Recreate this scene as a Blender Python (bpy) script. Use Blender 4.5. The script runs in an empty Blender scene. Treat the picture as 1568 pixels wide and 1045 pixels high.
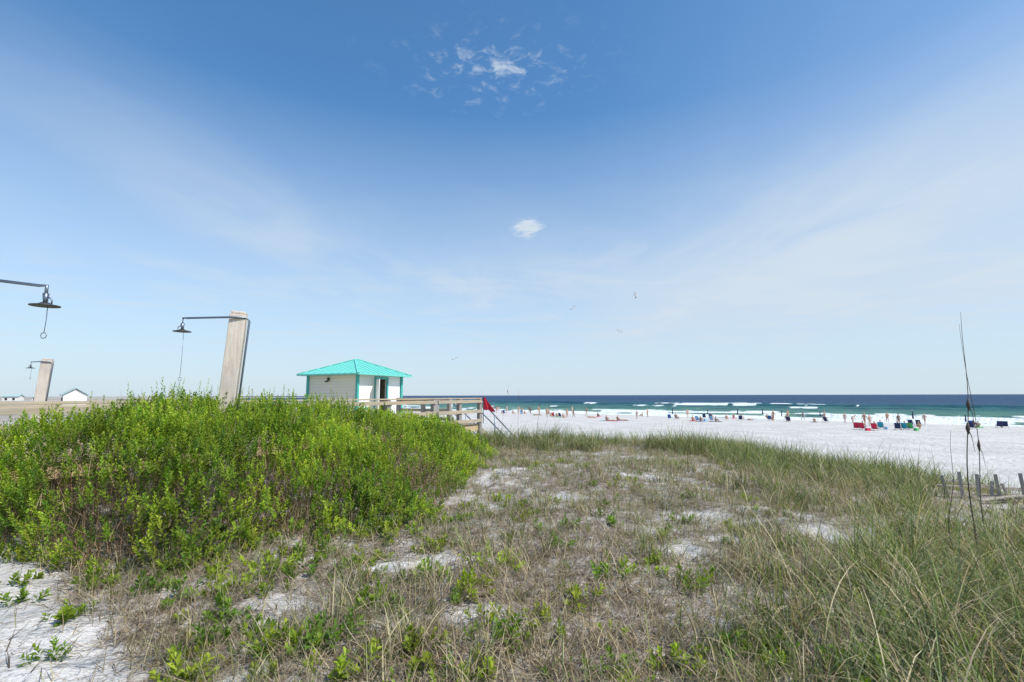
import bpy, bmesh, math, random
import numpy as np
from mathutils import Vector, Matrix
random.seed(7)
R = np.random.default_rng(11)
sc = bpy.context.scene
EYE = 4.9

# ------------------------------------------------------------------ noise
_tabs = {}
def vnoise(x, y, seed=0):
    if seed not in _tabs:
        _tabs[seed] = np.random.default_rng(1000+seed).random((256, 256))
    T = _tabs[seed]
    x = np.asarray(x, float); y = np.asarray(y, float)
    xi = np.floor(x); yi = np.floor(y)
    fx = x-xi; fy = y-yi
    fx = fx*fx*(3-2*fx); fy = fy*fy*(3-2*fy)
    xi = xi.astype(np.int64) & 255; yi = yi.astype(np.int64) & 255
    x1 = (xi+1) & 255; y1 = (yi+1) & 255
    return (T[xi, yi]*(1-fx)*(1-fy)+T[x1, yi]*fx*(1-fy)+T[xi, y1]*(1-fx)*fy+T[x1, y1]*fx*fy)
def fbm(x, y, seed=0, o=4):
    s = 0; a = .5; t = 0
    for i in range(o):
        s = s+a*vnoise(x*2**i+17.3*i, y*2**i+9.1*i, seed+i); t += a; a *= .5
    return s/t
def sstep(a, b, x):
    t = np.clip((x-a)/(b-a), 0, 1)
    return t*t*(3-2*t)

# ------------------------------------------------------------------ terrain
def shore(x, y):
    return (145-.93*x-y)/1.3656
def dune_d(x, y):
    yc = 18.3+np.maximum(0, -x-1)*1.3
    d1 = yc-y
    xr = np.interp(y, [-20, 0, 4, 8, 14, 18, 30], [22, 17, 13, 9.8, 8.6, 7.8, 7])
    d2 = xr-x
    return np.minimum(d1, d2)+2.2*(fbm(x*.35, y*.35, 3)-.5)
def H(x, y):
    x = np.asarray(x, float); y = np.asarray(y, float)
    s = shore(x, y)
    b = np.where(s > 0, .75*(1-np.exp(-np.maximum(s, 0)/13)), np.maximum(.045*s, -2.2))
    b = b+np.where(s > 4, .10*(fbm(x*.15, y*.15, 21)-.5), 0)
    m = sstep(-5.5, .4, dune_d(x, y))
    top = 3.2+.34*(fbm(x*.45, y*.45, 31)-.5)+.08*(fbm(x*2.2, y*2.2, 41)-.5)
    top = top-.25*sstep(4, 9, x)
    return b*(1-m)+top*m
PATCH = [(-.66, 5.2, .42, .22), (2.6, 6.9, .36, .28), (1.85, 5.4, .26, .2), (3.1, 10, .42, .3), (-1.8, 4.25, .24, .14),
         (-.2, 3.8, .18, .12), (4.2, 5.9, .3, .2), (-1.2, 5.0, .2, .15), (6.4, 6.6, .35, .25), (6.6, 12.5, .8, .7), (.9, 8.2, .25, .15), (.4, 6.4, .2, .1)]
def cover(x, y):
    c = .38+sstep(.30, .5, fbm(x*1.1, y*1.1, 51))*.42+.30*sstep(.25, .6, fbm(x*4, y*4, 61))
    c = c-.85*sstep(.57, .68, fbm(x*3.6, y*3.6, 67))*sstep(.40, .62, fbm(x*.8, y*.8, 68))
    c = c-.5*sstep(.60, .68, fbm(x*8, y*8, 69))
    f = (-2.0-x)*1.9-(y-3)*2.4
    c = c-1.1*sstep(-.8, 1.2, f+2.2*(fbm(x*2, y*2, 71)-.5))*sstep(-.8, .2, 6-y)
    rag = sstep(.38, .62, fbm(x*5, y*5, 77))
    for px, py, rx, ry in PATCH:
        q = np.exp(-(((x-px)/rx)**2+((y-py)/ry)**2)*.6)
        c = c-1.8*q*(.12+.88*rag)
    c = np.clip(c, 0, 1)*sstep(-1.6, .8, dune_d(x, y)+1.5*(fbm(x*1.5, y*1.5, 81)-.5))
    return c

# ------------------------------------------------------------------ mesh helpers
def mesh_np(name, V, F, mat=None, col=None, smooth=False, attrname="Col"):
    me = bpy.data.meshes.new(name)
    V = np.ascontiguousarray(V, dtype=np.float32); F = np.ascontiguousarray(F, dtype=np.int32)
    k = F.shape[1]
    me.vertices.add(len(V)); me.vertices.foreach_set("co", V.ravel())
    me.loops.add(F.size); me.loops.foreach_set("vertex_index", F.ravel())
    me.polygons.add(len(F)); me.polygons.foreach_set("loop_start", np.arange(0, F.size, k, dtype=np.int32))
    try: me.polygons.foreach_set("loop_total", np.full(len(F), k, dtype=np.int32))
    except Exception: pass
    me.update(calc_edges=True)
    if smooth: me.polygons.foreach_set("use_smooth", np.ones(len(F), dtype=bool))
    if col is not None:
        a = me.attributes.new(attrname, 'FLOAT_COLOR', 'POINT')
        c = np.ones((len(V), 4), dtype=np.float32); c[:, :3] = col
        a.data.foreach_set("color", c.ravel())
    me.validate()
    ob = bpy.data.objects.new(name, me); sc.collection.objects.link(ob)
    if mat: me.materials.append(mat)
    return ob
def grid_faces(nx, ny):
    i = np.arange(nx-1)[:, None]; j = np.arange(ny-1)[None, :]
    a = i*ny+j
    return np.stack([a, a+ny, a+ny+1, a+1], -1).reshape(-1, 4)

# ------------------------------------------------------------------ materials
def newmat(name):
    m = bpy.data.materials.new(name); m.use_nodes = True
    nt = m.node_tree; nt.nodes.clear()
    out = nt.nodes.new("ShaderNodeOutputMaterial")
    return m, nt, out
class NB:
    def __init__(s, nt): s.nt = nt; s.L = nt.links
    def n(s, t, **kw):
        nd = s.nt.nodes.new(t)
        for k, v in kw.items(): setattr(nd, k, v)
        return nd
    def put(s, sock, v):
        if hasattr(v, "is_output"): s.L.new(v, sock)
        else: sock.default_value = v
    def m(s, op, a, b=0.0, c=0.0, clamp=False):
        nd = s.n("ShaderNodeMath", operation=op); nd.use_clamp = clamp
        s.put(nd.inputs[0], a); s.put(nd.inputs[1], b); s.put(nd.inputs[2], c)
        return nd.outputs[0]
    def mix(s, f, a, b, blend='MIX'):
        nd = s.n("ShaderNodeMix", data_type='RGBA', blend_type=blend)
        s.put(nd.inputs[0], f)
        s.put(nd.inputs[6], a if hasattr(a, "is_output") else (*a, 1)); s.put(nd.inputs[7], b if hasattr(b, "is_output") else (*b, 1))
        return nd.outputs[2]
    def noise(s, vec, scale, detail=4, rough=.55, dist=0):
        nd = s.n("ShaderNodeTexNoise")
        if vec is not None: s.L.new(vec, nd.inputs["Vector"])
        nd.inputs["Scale"].default_value = scale; nd.inputs["Detail"].default_value = detail
        nd.inputs["Roughness"].default_value = rough; nd.inputs["Distortion"].default_value = dist
        return nd.outputs["Fac"]
    def rng(s, v, a, b, c=0.0, d=1.0, smooth=True):
        nd = s.n("ShaderNodeMapRange"); nd.interpolation_type = 'SMOOTHSTEP' if smooth else 'LINEAR'
        s.put(nd.inputs[0], v); nd.inputs[1].default_value = a; nd.inputs[2].default_value = b
        nd.inputs[3].default_value = c; nd.inputs[4].default_value = d
        return nd.outputs[0]
    def bump(s, h, strength, dist=.02):
        nd = s.n("ShaderNodeBump"); nd.inputs["Strength"].default_value = strength; nd.inputs["Distance"].default_value = dist
        s.L.new(h, nd.inputs["Height"]); return nd.outputs[0]
    def mapping(s, vec, scale=(1, 1, 1), rot=(0, 0, 0)):
        nd = s.n("ShaderNodeMapping"); s.L.new(vec, nd.inputs[0]); nd.inputs["Scale"].default_value = scale; nd.inputs["Rotation"].default_value = rot
        return nd.outputs[0]

def leafmat(name, trans=.35, rough=.55):
    m, nt, out = newmat(name); b = NB(nt)
    at = b.n("ShaderNodeAttribute", attribute_name="Col")
    p = b.n("ShaderNodeBsdfPrincipled"); p.inputs["Roughness"].default_value = rough
    p.inputs["Specular IOR Level"].default_value = .3
    nt.links.new(at.outputs["Color"], p.inputs["Base Color"])
    tr = b.n("ShaderNodeBsdfTranslucent")
    nt.links.new(b.mix(1.0, at.outputs["Color"], (1.2, 1.3, .6), 'MULTIPLY'), tr.inputs[0])
    mx = b.n("ShaderNodeMixShader"); mx.inputs[0].default_value = trans
    nt.links.new(p.outputs[0], mx.inputs[1]); nt.links.new(tr.outputs[0], mx.inputs[2]); nt.links.new(mx.outputs[0], out.inputs[0])
    return m
def plain(name, col, rough=.6, metal=0, var=.12, scale=6, bump=.1):
    m, nt, out = newmat(name); b = NB(nt)
    tc = b.n("ShaderNodeTexCoord").outputs["Object"]
    nz = b.noise(tc, scale, 5, .6)
    c = b.mix(nz, tuple(max(0, v*(1-var*1.6)) for v in col), tuple(min(1, v*(1+var)) for v in col))
    p = b.n("ShaderNodeBsdfPrincipled"); p.inputs["Roughness"].default_value = rough; p.inputs["Metallic"].default_value = metal
    nt.links.new(c, p.inputs["Base Color"])
    if bump: nt.links.new(b.bump(b.noise(tc, scale*6, 3), bump, .01), p.inputs["Normal"])
    nt.links.new(p.outputs[0], out.inputs[0])
    return m
def woodmat(name, c1, c2, rot=(0, 0, 0), vertical=False):
    m, nt, out = newmat(name); b = NB(nt)
    tc = b.n("ShaderNodeTexCoord").outputs["Object"]
    v = b.mapping(tc, (14, 14, 1.2) if vertical else (1.2, 1.2, 14))
    g = b.noise(v, 2.2, 6, .65, .4)
    f = b.noise(tc, .9, 3)
    col = b.mix(b.rng(g, .3, .7), c1, c2)
    col = b.mix(b.rng(f, .45, .7, 0, .4), col, (.34, .32, .30))
    k = b.n("ShaderNodeTexVoronoi"); nt.links.new(b.mapping(tc, (3, 3, 1.6)), k.inputs["Vector"]); k.inputs["Scale"].default_value = 1.6
    col = b.mix(b.rng(k.outputs["Distance"], .05, .12, .7, 0), col, (.16, .10, .06))
    p = b.n("ShaderNodeBsdfPrincipled"); p.inputs["Roughness"].default_value = .8
    nt.links.new(col, p.inputs["Base Color"]); nt.links.new(b.bump(g, .4, .01), p.inputs["Normal"])
    nt.links.new(p.outputs[0], out.inputs[0])
    return m

# sand
def sandmat():
    m, nt, out = newmat("sand"); b = NB(nt)
    pos = b.n("ShaderNodeNewGeometry").outputs["Position"]
    at = b.n("ShaderNodeAttribute", attribute_name="Col"); sep = b.n("ShaderNodeSeparateColor"); nt.links.new(at.outputs["Color"], sep.inputs[0])
    cov, wet, dn = sep.outputs[0], sep.outputs[1], sep.outputs[2]
    n1 = b.noise(pos, .35, 5); n2 = b.noise(pos, 9, 5, .65); n3 = b.noise(pos, 130, 2)
    sand = b.mix(b.rng(n1, .3, .7), (.49, .47, .445), (.61, .59, .565))
    sand = b.mix(b.rng(n2, .35, .75, 0, .3), sand, (.40, .35, .31))
    sand = b.mix(b.rng(n3, .5, .8, 0, .25), sand, (.74, .72, .70))
    spk = b.m('MULTIPLY', b.rng(b.noise(pos, 38, 5, .75), .53, .63), dn)
    sand = b.mix(b.m('MULTIPLY', spk, .8), sand, (.20, .15, .11))
    lit = b.mix(b.noise(pos, 22, 5, .7), (.09, .065, .045), (.30, .23, .165))
    f = b.m('MULTIPLY', cov, b.rng(b.noise(pos, 11, 6, .75), .33, .55))
    col = b.mix(b.m('MULTIPLY', f, .95), sand, lit)
    col = b.mix(wet, col, (.38, .34, .29))
    p = b.n("ShaderNodeBsdfPrincipled"); p.inputs["Roughness"].default_value = .9; p.inputs["Specular IOR Level"].default_value = .15
    nt.links.new(col, p.inputs["Base Color"])
    fp = b.n("ShaderNodeTexVoronoi"); nt.links.new(pos, fp.inputs["Vector"]); fp.inputs["Scale"].default_value = 1.7
    hb = b.m('ADD', b.m('MULTIPLY', b.noise(pos, 2.6, 3, .5), 1.6), b.m('MULTIPLY', b.noise(pos, 14, 4, .6), .5))
    hb = b.m('ADD', hb, b.m('MULTIPLY', b.rng(fp.outputs["Distance"], .05, .4), .7))
    nt.links.new(b.bump(hb, .95, .10), p.inputs["Normal"])
    nt.links.new(p.outputs[0], out.inputs[0]); return m
SAND = sandmat()

xs = np.concatenate([[-12000, -6000, -3000, -1500, -800, -400, -250, -160], np.arange(-120, -20, 4), np.arange(-20, -9, .5), np.arange(-9, 12, .07), np.arange(12, 30, .5), np.arange(30, 124, 3), [150, 200, 300, 500, 900, 2000, 5000, 12000]])
ys = np.concatenate([[-400, -100, -40, -20, -10, -5], np.arange(-3, 1.2, .3), np.arange(1.2, 19, .07), np.arange(19, 40, .5), np.arange(40, 170, 2.5), [180, 200, 230, 260, 300, 400, 600, 1000, 2500, 6000, 12000]])
X, Y = np.meshgrid(xs, ys, indexing='ij')
Z = H(X, Y)
C = cover(X, Y); S = shore(X, Y)
wet = sstep(5.5, 1.5, S+2*(fbm(X*.1, Y*.1, 91)-.5))*.75
dn = sstep(-.5, 1.0, dune_d(X, Y))
col = np.stack([C.ravel(), wet.ravel(), dn.ravel()], -1)
mesh_np("ground", np.stack([X.ravel(), Y.ravel(), Z.ravel()], -1), grid_faces(len(xs), len(ys)), SAND, col, True)

# ------------------------------------------------------------------ sea
ua = np.concatenate([[-9000, -5000, -2500, -1200, -700, -450], np.arange(-330, 260, 1.5), [300, 400, 700, 1500, 4000, 9000]])
va = np.concatenate([np.arange(-9, 200, .6), [203, 210, 220, 235, 255, 280, 310, 350, 400, 480, 600, 900, 1500, 3000, 6000, 11000]])
U, Vv = np.meshgrid(ua, va, indexing='ij')
WZ = np.zeros_like(U)+.05*(fbm(U*.15, Vv*.4, 5)-.3); FO = np.zeros_like(U)
rows = [(3, .20, 1.6, .22), (9, .55, 2.0, .34), (17, .60, 2.2, .42), (28, .55, 2.4, .48), (42, .45, 2.6, .56), (64, .4, 2.6, .66), (95, .55, 3.0, .64), (128, .95, 3.8, .50), (152, .95, 3.8, .50)]
for i, (v0, A, w, thr) in enumerate(rows):
    line = v0+(5 if v0 > 8 else 3)*(fbm(U*.02+i*7, U*0+i*3.3, 100+i, 4)-.5)*2
    q = Vv-line
    amp = A*(.25+1.0*vnoise(U*.05+i*11, U*0+.5, 120+i))
    prof = np.where(q < 0, np.exp(-(q/(w*.45))**2), np.exp(-(q/w)**2))
    mk = vnoise(U*.035+i*5, U*0+i, 140+i)*.45+vnoise(U*.12, U*0+i, 150+i)*.35+vnoise(U*.4, U*0+i, 155+i)*.2
    if v0 >= 128:
        mk = mk*.75+.34*np.exp(-((U-(20 if v0 == 128 else -6))/30)**2)
    br = sstep(thr, thr+.16, mk)
    WZ += amp*prof*(.8+.35*br)
    tr = 1.0+1.8*vnoise(U*.3, U*0, 158+i)
    f = br*np.where(q < 0, np.exp(-(q/(w*.8*tr))**2), np.exp(-(q/(w*.4))**2))
    FO = np.maximum(FO, f)
FO = np.maximum(FO, sstep(4.5, -1, Vv+4*(vnoise(U*.06, U*0, 161)-.5))*.75)
FO = np.maximum(FO, .72*sstep(38, 5, Vv)*sstep(.46, .64, fbm(U*.09, Vv*.3, 171)))
WZ = np.where(Vv < 0, WZ+.03, WZ)
ax, ay, ox, oy = .7323, -.681, .681, .7323
SX = U*ax+Vv*ox; SY = 145+U*ay+Vv*oy
def seamat():
    m, nt, out = newmat("sea_water"); b = NB(nt)
    pos = b.n("ShaderNodeNewGeometry").outputs["Position"]
    at = b.n("ShaderNodeAttribute", attribute_name="Col"); sep = b.n("ShaderNodeSeparateColor"); nt.links.new(at.outputs["Color"], sep.inputs[0])
    foam, v = sep.outputs[0], sep.outputs[1]
    vec = b.mapping(b.mapping(pos, (1, 1, 1), (0, 0, math.radians(43))), (.35, 1, 1))
    n = b.noise(vec, .30, 6, .65); nb = b.noise(vec, .025, 4, .6)
    vv = b.m('ADD', v, b.m('MULTIPLY', b.m('SUBTRACT', nb, .5), .14))
    cr = b.n("ShaderNodeValToRGB"); nt.links.new(vv, cr.inputs[0])
    e = cr.color_ramp.elements; e[0].position = 0; e[0].color = (.22, .32, .24, 1); e[1].position = 1; e[1].color = (.009, .052, .125, 1)
    for p_, c_ in ((.08, (.12, .25, .18)), (.2, (.05, .165, .14)), (.33, (.022, .11, .13)), (.5, (.012, .075, .13))):
        x = e.new(p_); x.color = (*c_, 1)
    col = b.mix(b.rng(n, .40, .62), cr.outputs[0], b.mix(1.0, cr.outputs[0], (.35, .48, .62), 'MULTIPLY'))
    cap = b.m('MULTIPLY', b.rng(b.noise(vec, .16, 6, .7), .65, .73), .55)
    fn = b.noise(vec, 1.1, 5, .7)
    ff = b.rng(b.m('ADD', foam, b.m('MULTIPLY', b.m('SUBTRACT', fn, .5), 1.2)), .36, .64)
    ff = b.m('MAXIMUM', ff, cap)
    p = b.n("ShaderNodeBsdfPrincipled"); nt.links.new(b.mix(ff, col, (.74, .78, .78)), p.inputs["Base Color"])
    nt.links.new(b.rng(ff, 0, 1, .4, .9), p.inputs["Roughness"]); p.inputs["IOR"].default_value = 1.2
    p.inputs["Specular IOR Level"].default_value = .22
    nt.links.new(b.bump(b.m('ADD', n, b.noise(pos, 1.5, 4)), .9, .6), p.inputs["Normal"])
    nt.links.new(p.outputs[0], out.inputs[0]); return m
mesh_np("sea", np.stack([SX.ravel(), SY.ravel(), WZ.ravel()], -1), grid_faces(len(ua), len(va)), seamat(),
        np.stack([FO.ravel(), np.clip(Vv/400, 0, 1).ravel(), 0*FO.ravel()], -1), True)

# ------------------------------------------------------------------ vegetation builders
def blades(base, az, tilt, bend, L, W, K, col, tipcol=None, tw=.9):
    N = len(base)
    side_a = az+math.pi/2+R.uniform(-tw, tw, N)
    side = np.stack([np.cos(side_a), np.sin(side_a), np.zeros(N)], -1)
    V = np.zeros((N, K+1, 2, 3)); CC = np.zeros((N, K+1, 2, 3))
    p = base.astype(float).copy()
    if tipcol is None: tipcol = col
    for k in range(K+1):
        f = k/K
        w = (W*(1-f**1.6)*.5+.0004)[:, None]
        V[:, k, 0] = p-side*w; V[:, k, 1] = p+side*w
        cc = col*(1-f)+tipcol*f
        CC[:, k, 0] = cc; CC[:, k, 1] = cc
        th = tilt+bend*f
        p = p+(L/K)[:, None]*np.stack([np.sin(th)*np.cos(az), np.sin(th)*np.sin(az), np.cos(th)], -1)
    idx = (np.arange(N)*(K+1)*2)[:, None]; k = np.arange(K)[None, :]*2
    a = idx+k
    F = np.stack([a, a+1, a+3, a+2], -1).reshape(-1, 4)
    return V.reshape(-1, 3), F, CC.reshape(-1, 3)
def merge(parts):
    V = []; F = []; Cc = []; o = 0
    for v, f, c in parts:
        V.append(v); F.append(f+o); Cc.append(c); o += len(v)
    return np.concatenate(V), np.concatenate(F), np.concatenate(Cc)
def pick(n, cols, var=.2):
    cols = np.array(cols); c = cols[R.integers(0, len(cols), n)]
    return c*(1+R.uniform(-var, var, (n, 1)))
def tdpoints(n, t0, t1, d0, d1):
    d = R.uniform(d0, d1, n); t = R.uniform(t0, t1, n)
    return t*d, d
# the sandy hollow in front of the fence remnant where little grass grows
def hollow(x, y):
    t = x/np.maximum(y, .1)
    return sstep(.80, .88, t)*sstep(1.16, 1.06, t)*sstep(5.6, 7.0, y)*sstep(10.8, 9.6, y)

DRY = [(.34, .26, .17), (.24, .175, .115), (.46, .37, .25), (.15, .11, .08), (.32, .27, .21), (.20, .14, .10)]
STRAW = [(.58, .47, .28), (.48, .37, .22), (.40, .35, .22), (.64, .54, .34)]
GREENG = [(.15, .20, .05), (.10, .155, .045), (.21, .26, .07), (.25, .28, .09), (.12, .165, .07), (.17, .21, .10)]
LEAF = leafmat("leaf_foliage", .40, .5)
GRASSM = leafmat("grass_blade", .3, .55)

# litter
x, y = tdpoints(270000, -1.45, 1.5, 1.6, 19.5); c = cover(x, y); k = R.random(len(x)) < c*.93+.07*sstep(-.5, .6, dune_d(x, y))
x, y = x[k], y[k]; n = len(x)
z = H(x, y)+R.uniform(0, .035, n)
M_ = blades(np.stack([x, y, z], -1), R.uniform(0, 6.28, n), R.uniform(.9, 1.65, n), R.uniform(-.5, .5, n), R.uniform(.05, .26, n), R.uniform(.003, .007, n)*(1+y*.06), 3, pick(n, DRY, .35))
mesh_np("dry_grass_litter", M_[0], M_[1], GRASSM, M_[2])

# fine standing grass
x, y = tdpoints(140000, -1.4, 1.5, 1.6, 19.5); c = cover(x, y)*(.3+.7*sstep(.34, .56, fbm(x*.9, y*.9, 201))); c = c*(.75+.5*sstep(8, 15, y))*(1-.8*hollow(x, y)); k = R.random(len(x)) < c*.85+.02*sstep(0, 1, dune_d(x, y))
x, y = x[k], y[k]; n = len(x)
gr = sstep(.32, .56, fbm(x*.6, y*.6, 211)+.08*sstep(9, 15, y)+.08*sstep(0, 4, x))[:, None]*R.uniform(.2, 1, (n, 1))
cc = pick(n, DRY+STRAW, .25)*(1-gr)+pick(n, GREENG, .25)*gr
M_ = blades(np.stack([x, y, H(x, y)-.01], -1), R.uniform(0, 6.28, n), R.uniform(0, .8, n), R.uniform(.1, 1.4, n), R.uniform(.08, .32, n)*(1+.35*sstep(8, 14, y)), R.uniform(.0025, .005, n)*(1+y*.07), 3, cc, cc*1.15)
mesh_np("dune_grass", M_[0], M_[1], GRASSM, M_[2])

# tall clumps (sea oats)
def clumps(cx, cy, nb, Lr, spread=.07, dry=(.15, .65)):
    k = R.random(len(cx)) > hollow(cx, cy)*.93
    cx, cy = cx[k], cy[k]
    n = len(cx)
    rep = R.integers(nb[0], nb[1], n)
    ci = np.repeat(np.arange(n), rep); m = len(ci)
    hgt = R.uniform(.6, 1.2, n)[ci]
    bx = cx[ci]+R.normal(0, spread, m); by = cy[ci]+R.normal(0, spread, m)
    L = R.uniform(Lr[0], Lr[1], m)*hgt*np.where(R.random(m) < .35, .55, 1)
    az0 = R.uniform(0, 6.28, n)[ci]; az = az0+R.normal(0, 1.6, m)
    dryf = (R.random(m) < R.uniform(dry[0], dry[1], n)[ci])[:, None]
    base = pick(m, GREENG, .25)*(.55+.85*R.random(n)[ci])[:, None]
    cc = np.where(dryf, pick(m, STRAW+DRY[:3], .25), base)
    bend = np.where(dryf[:, 0], R.uniform(.8, 2.3, m), R.uniform(.2, 1.7, m))
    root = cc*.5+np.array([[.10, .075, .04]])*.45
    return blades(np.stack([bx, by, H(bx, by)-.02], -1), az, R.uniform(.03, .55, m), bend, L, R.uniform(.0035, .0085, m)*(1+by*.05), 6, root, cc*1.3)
parts = []
x, y = tdpoints(1400, .12, 1.5, 2.6, 18); gate = fbm(x*.9, y*.9, 231); w = sstep(-.5, 4.5, x-.25*y+3.4*gate-1.7)*sstep(-2.2, .3, dune_d(x, y))*sstep(.33, .50, gate); k = R.random(len(x)) < w
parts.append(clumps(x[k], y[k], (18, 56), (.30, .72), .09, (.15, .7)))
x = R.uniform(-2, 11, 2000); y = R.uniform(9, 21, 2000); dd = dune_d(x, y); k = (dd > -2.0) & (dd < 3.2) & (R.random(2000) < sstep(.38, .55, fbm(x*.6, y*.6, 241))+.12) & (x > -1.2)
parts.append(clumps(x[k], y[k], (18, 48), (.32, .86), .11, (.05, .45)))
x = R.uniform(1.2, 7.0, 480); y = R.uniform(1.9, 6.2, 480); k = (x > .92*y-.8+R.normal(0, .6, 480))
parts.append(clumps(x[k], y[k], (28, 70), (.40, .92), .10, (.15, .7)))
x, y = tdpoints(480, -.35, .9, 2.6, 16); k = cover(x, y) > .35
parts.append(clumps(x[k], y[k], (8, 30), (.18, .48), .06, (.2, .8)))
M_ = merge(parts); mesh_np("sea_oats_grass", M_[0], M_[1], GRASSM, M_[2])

# ---- leafy shoots
def shoots(base, dirs, Ls, nl, ls, lcol, yel):
    N = len(base)
    up = dirs
    ref = np.tile(np.array([[.3, .9, .1]]), (N, 1))
    e1 = np.cross(up, ref); e1 /= np.linalg.norm(e1, axis=1)[:, None]; e2 = np.cross(up, e1)
    f = (np.arange(nl)+.5)/nl
    f = f**.8
    ang = np.arange(nl)*2.39996
    ph = R.uniform(0, 6.28, N)
    A = ang[None, :]+ph[:, None]+R.uniform(-.4, .4, (N, nl))
    P = base[:, None, :]+up[:, None, :]*(Ls[:, None]*f[None, :])[..., None]
    out = np.cos(A)[..., None]*e1[:, None, :]+np.sin(A)[..., None]*e2[:, None, :]
    el = (.35+.75*f)[None, :]+R.uniform(-.25, .25, (N, nl))
    D = out*np.cos(el)[..., None]+up[:, None, :]*np.sin(el)[..., None]
    T = np.cross(D, up[:, None, :]); T /= (np.linalg.norm(T, axis=2)[..., None]+1e-6)
    Nn = np.cross(T, D)
    sz = ls[:, None]*(1.05-.45*f[None, :]**2)*R.uniform(.75, 1.2, (N, nl))
    sz = sz[..., None]
    wd = R.uniform(.20, .27, (N, nl))[..., None]
    v0 = P; v1 = P+D*sz*.62+T*sz*wd+Nn*sz*.09; v2 = P+D*sz-Nn*sz*.05; v3 = P+D*sz*.62-T*sz*wd+Nn*sz*.09
    V = np.stack([v0, v1, v2, v3], 2).reshape(-1, 3)
    a = (np.arange(N*nl)*4)[:, None]
    F = np.concatenate([a+np.array([[0, 1, 2]]), a+np.array([[0, 2, 3]])])
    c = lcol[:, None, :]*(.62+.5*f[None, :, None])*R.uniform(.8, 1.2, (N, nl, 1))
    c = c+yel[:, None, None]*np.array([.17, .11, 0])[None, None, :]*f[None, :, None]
    Cc = np.repeat(c.reshape(-1, 3), 4, axis=0)
    return V, F, Cc
BG = [(.25, .38, .035), (.19, .33, .03), (.33, .44, .045), (.15, .28, .035), (.30, .38, .04)]

poly = np.array([(-10.5, 6.0), (-7.2, 5.9), (-5.7, 5.4), (-4.35, 4.85), (-3.1, 4.75), (-2.65, 5.6), (-1.5, 5.9), (-1.1, 6.8), (-.8, 9.7), (-.4, 14), (-.6, 16.6), (-2.4, 17.4), (-3.6, 15.6), (-8.3, 7.9), (-9.4, 7.2)])
def polydist(x, y):
    d = np.full(x.shape, 1e9); ins = np.zeros(x.shape, bool)
    n = len(poly)
    for i in range(n):
        ax_, ay_ = poly[i]; bx_, by_ = poly[(i+1) % n]
        ex, ey = bx_-ax_, by_-ay_
        t = np.clip(((x-ax_)*ex+(y-ay_)*ey)/(ex*ex+ey*ey), 0, 1)
        d = np.minimum(d, np.hypot(x-ax_-t*ex, y-ay_-t*ey))
        c = ((ay_ > y) != (by_ > y)) & (x < (bx_-ax_)*(y-ay_)/(by_-ay_+1e-12)+ax_)
        ins ^= c
    return np.where(ins, d, -d)
def bushH(x, y):
    e = polydist(x, y)+.6*(fbm(x*1.3, y*1.3, 301)-.5)
    hm = np.interp(x, [-9, -6.6, -5.6, -4.4, -3.5, -2.7, -1.5, -.6], [1.66, 1.66, 1.68, 1.66, 1.46, 1.16, .80, .48])
    hm = hm*(1+.34*(fbm(x*.9, y*.9, 311)-.5)+.14*(fbm(x*3, y*3, 321)-.5))
    return e, hm*np.clip(e/1.2, 0, 1)**.55
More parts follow.
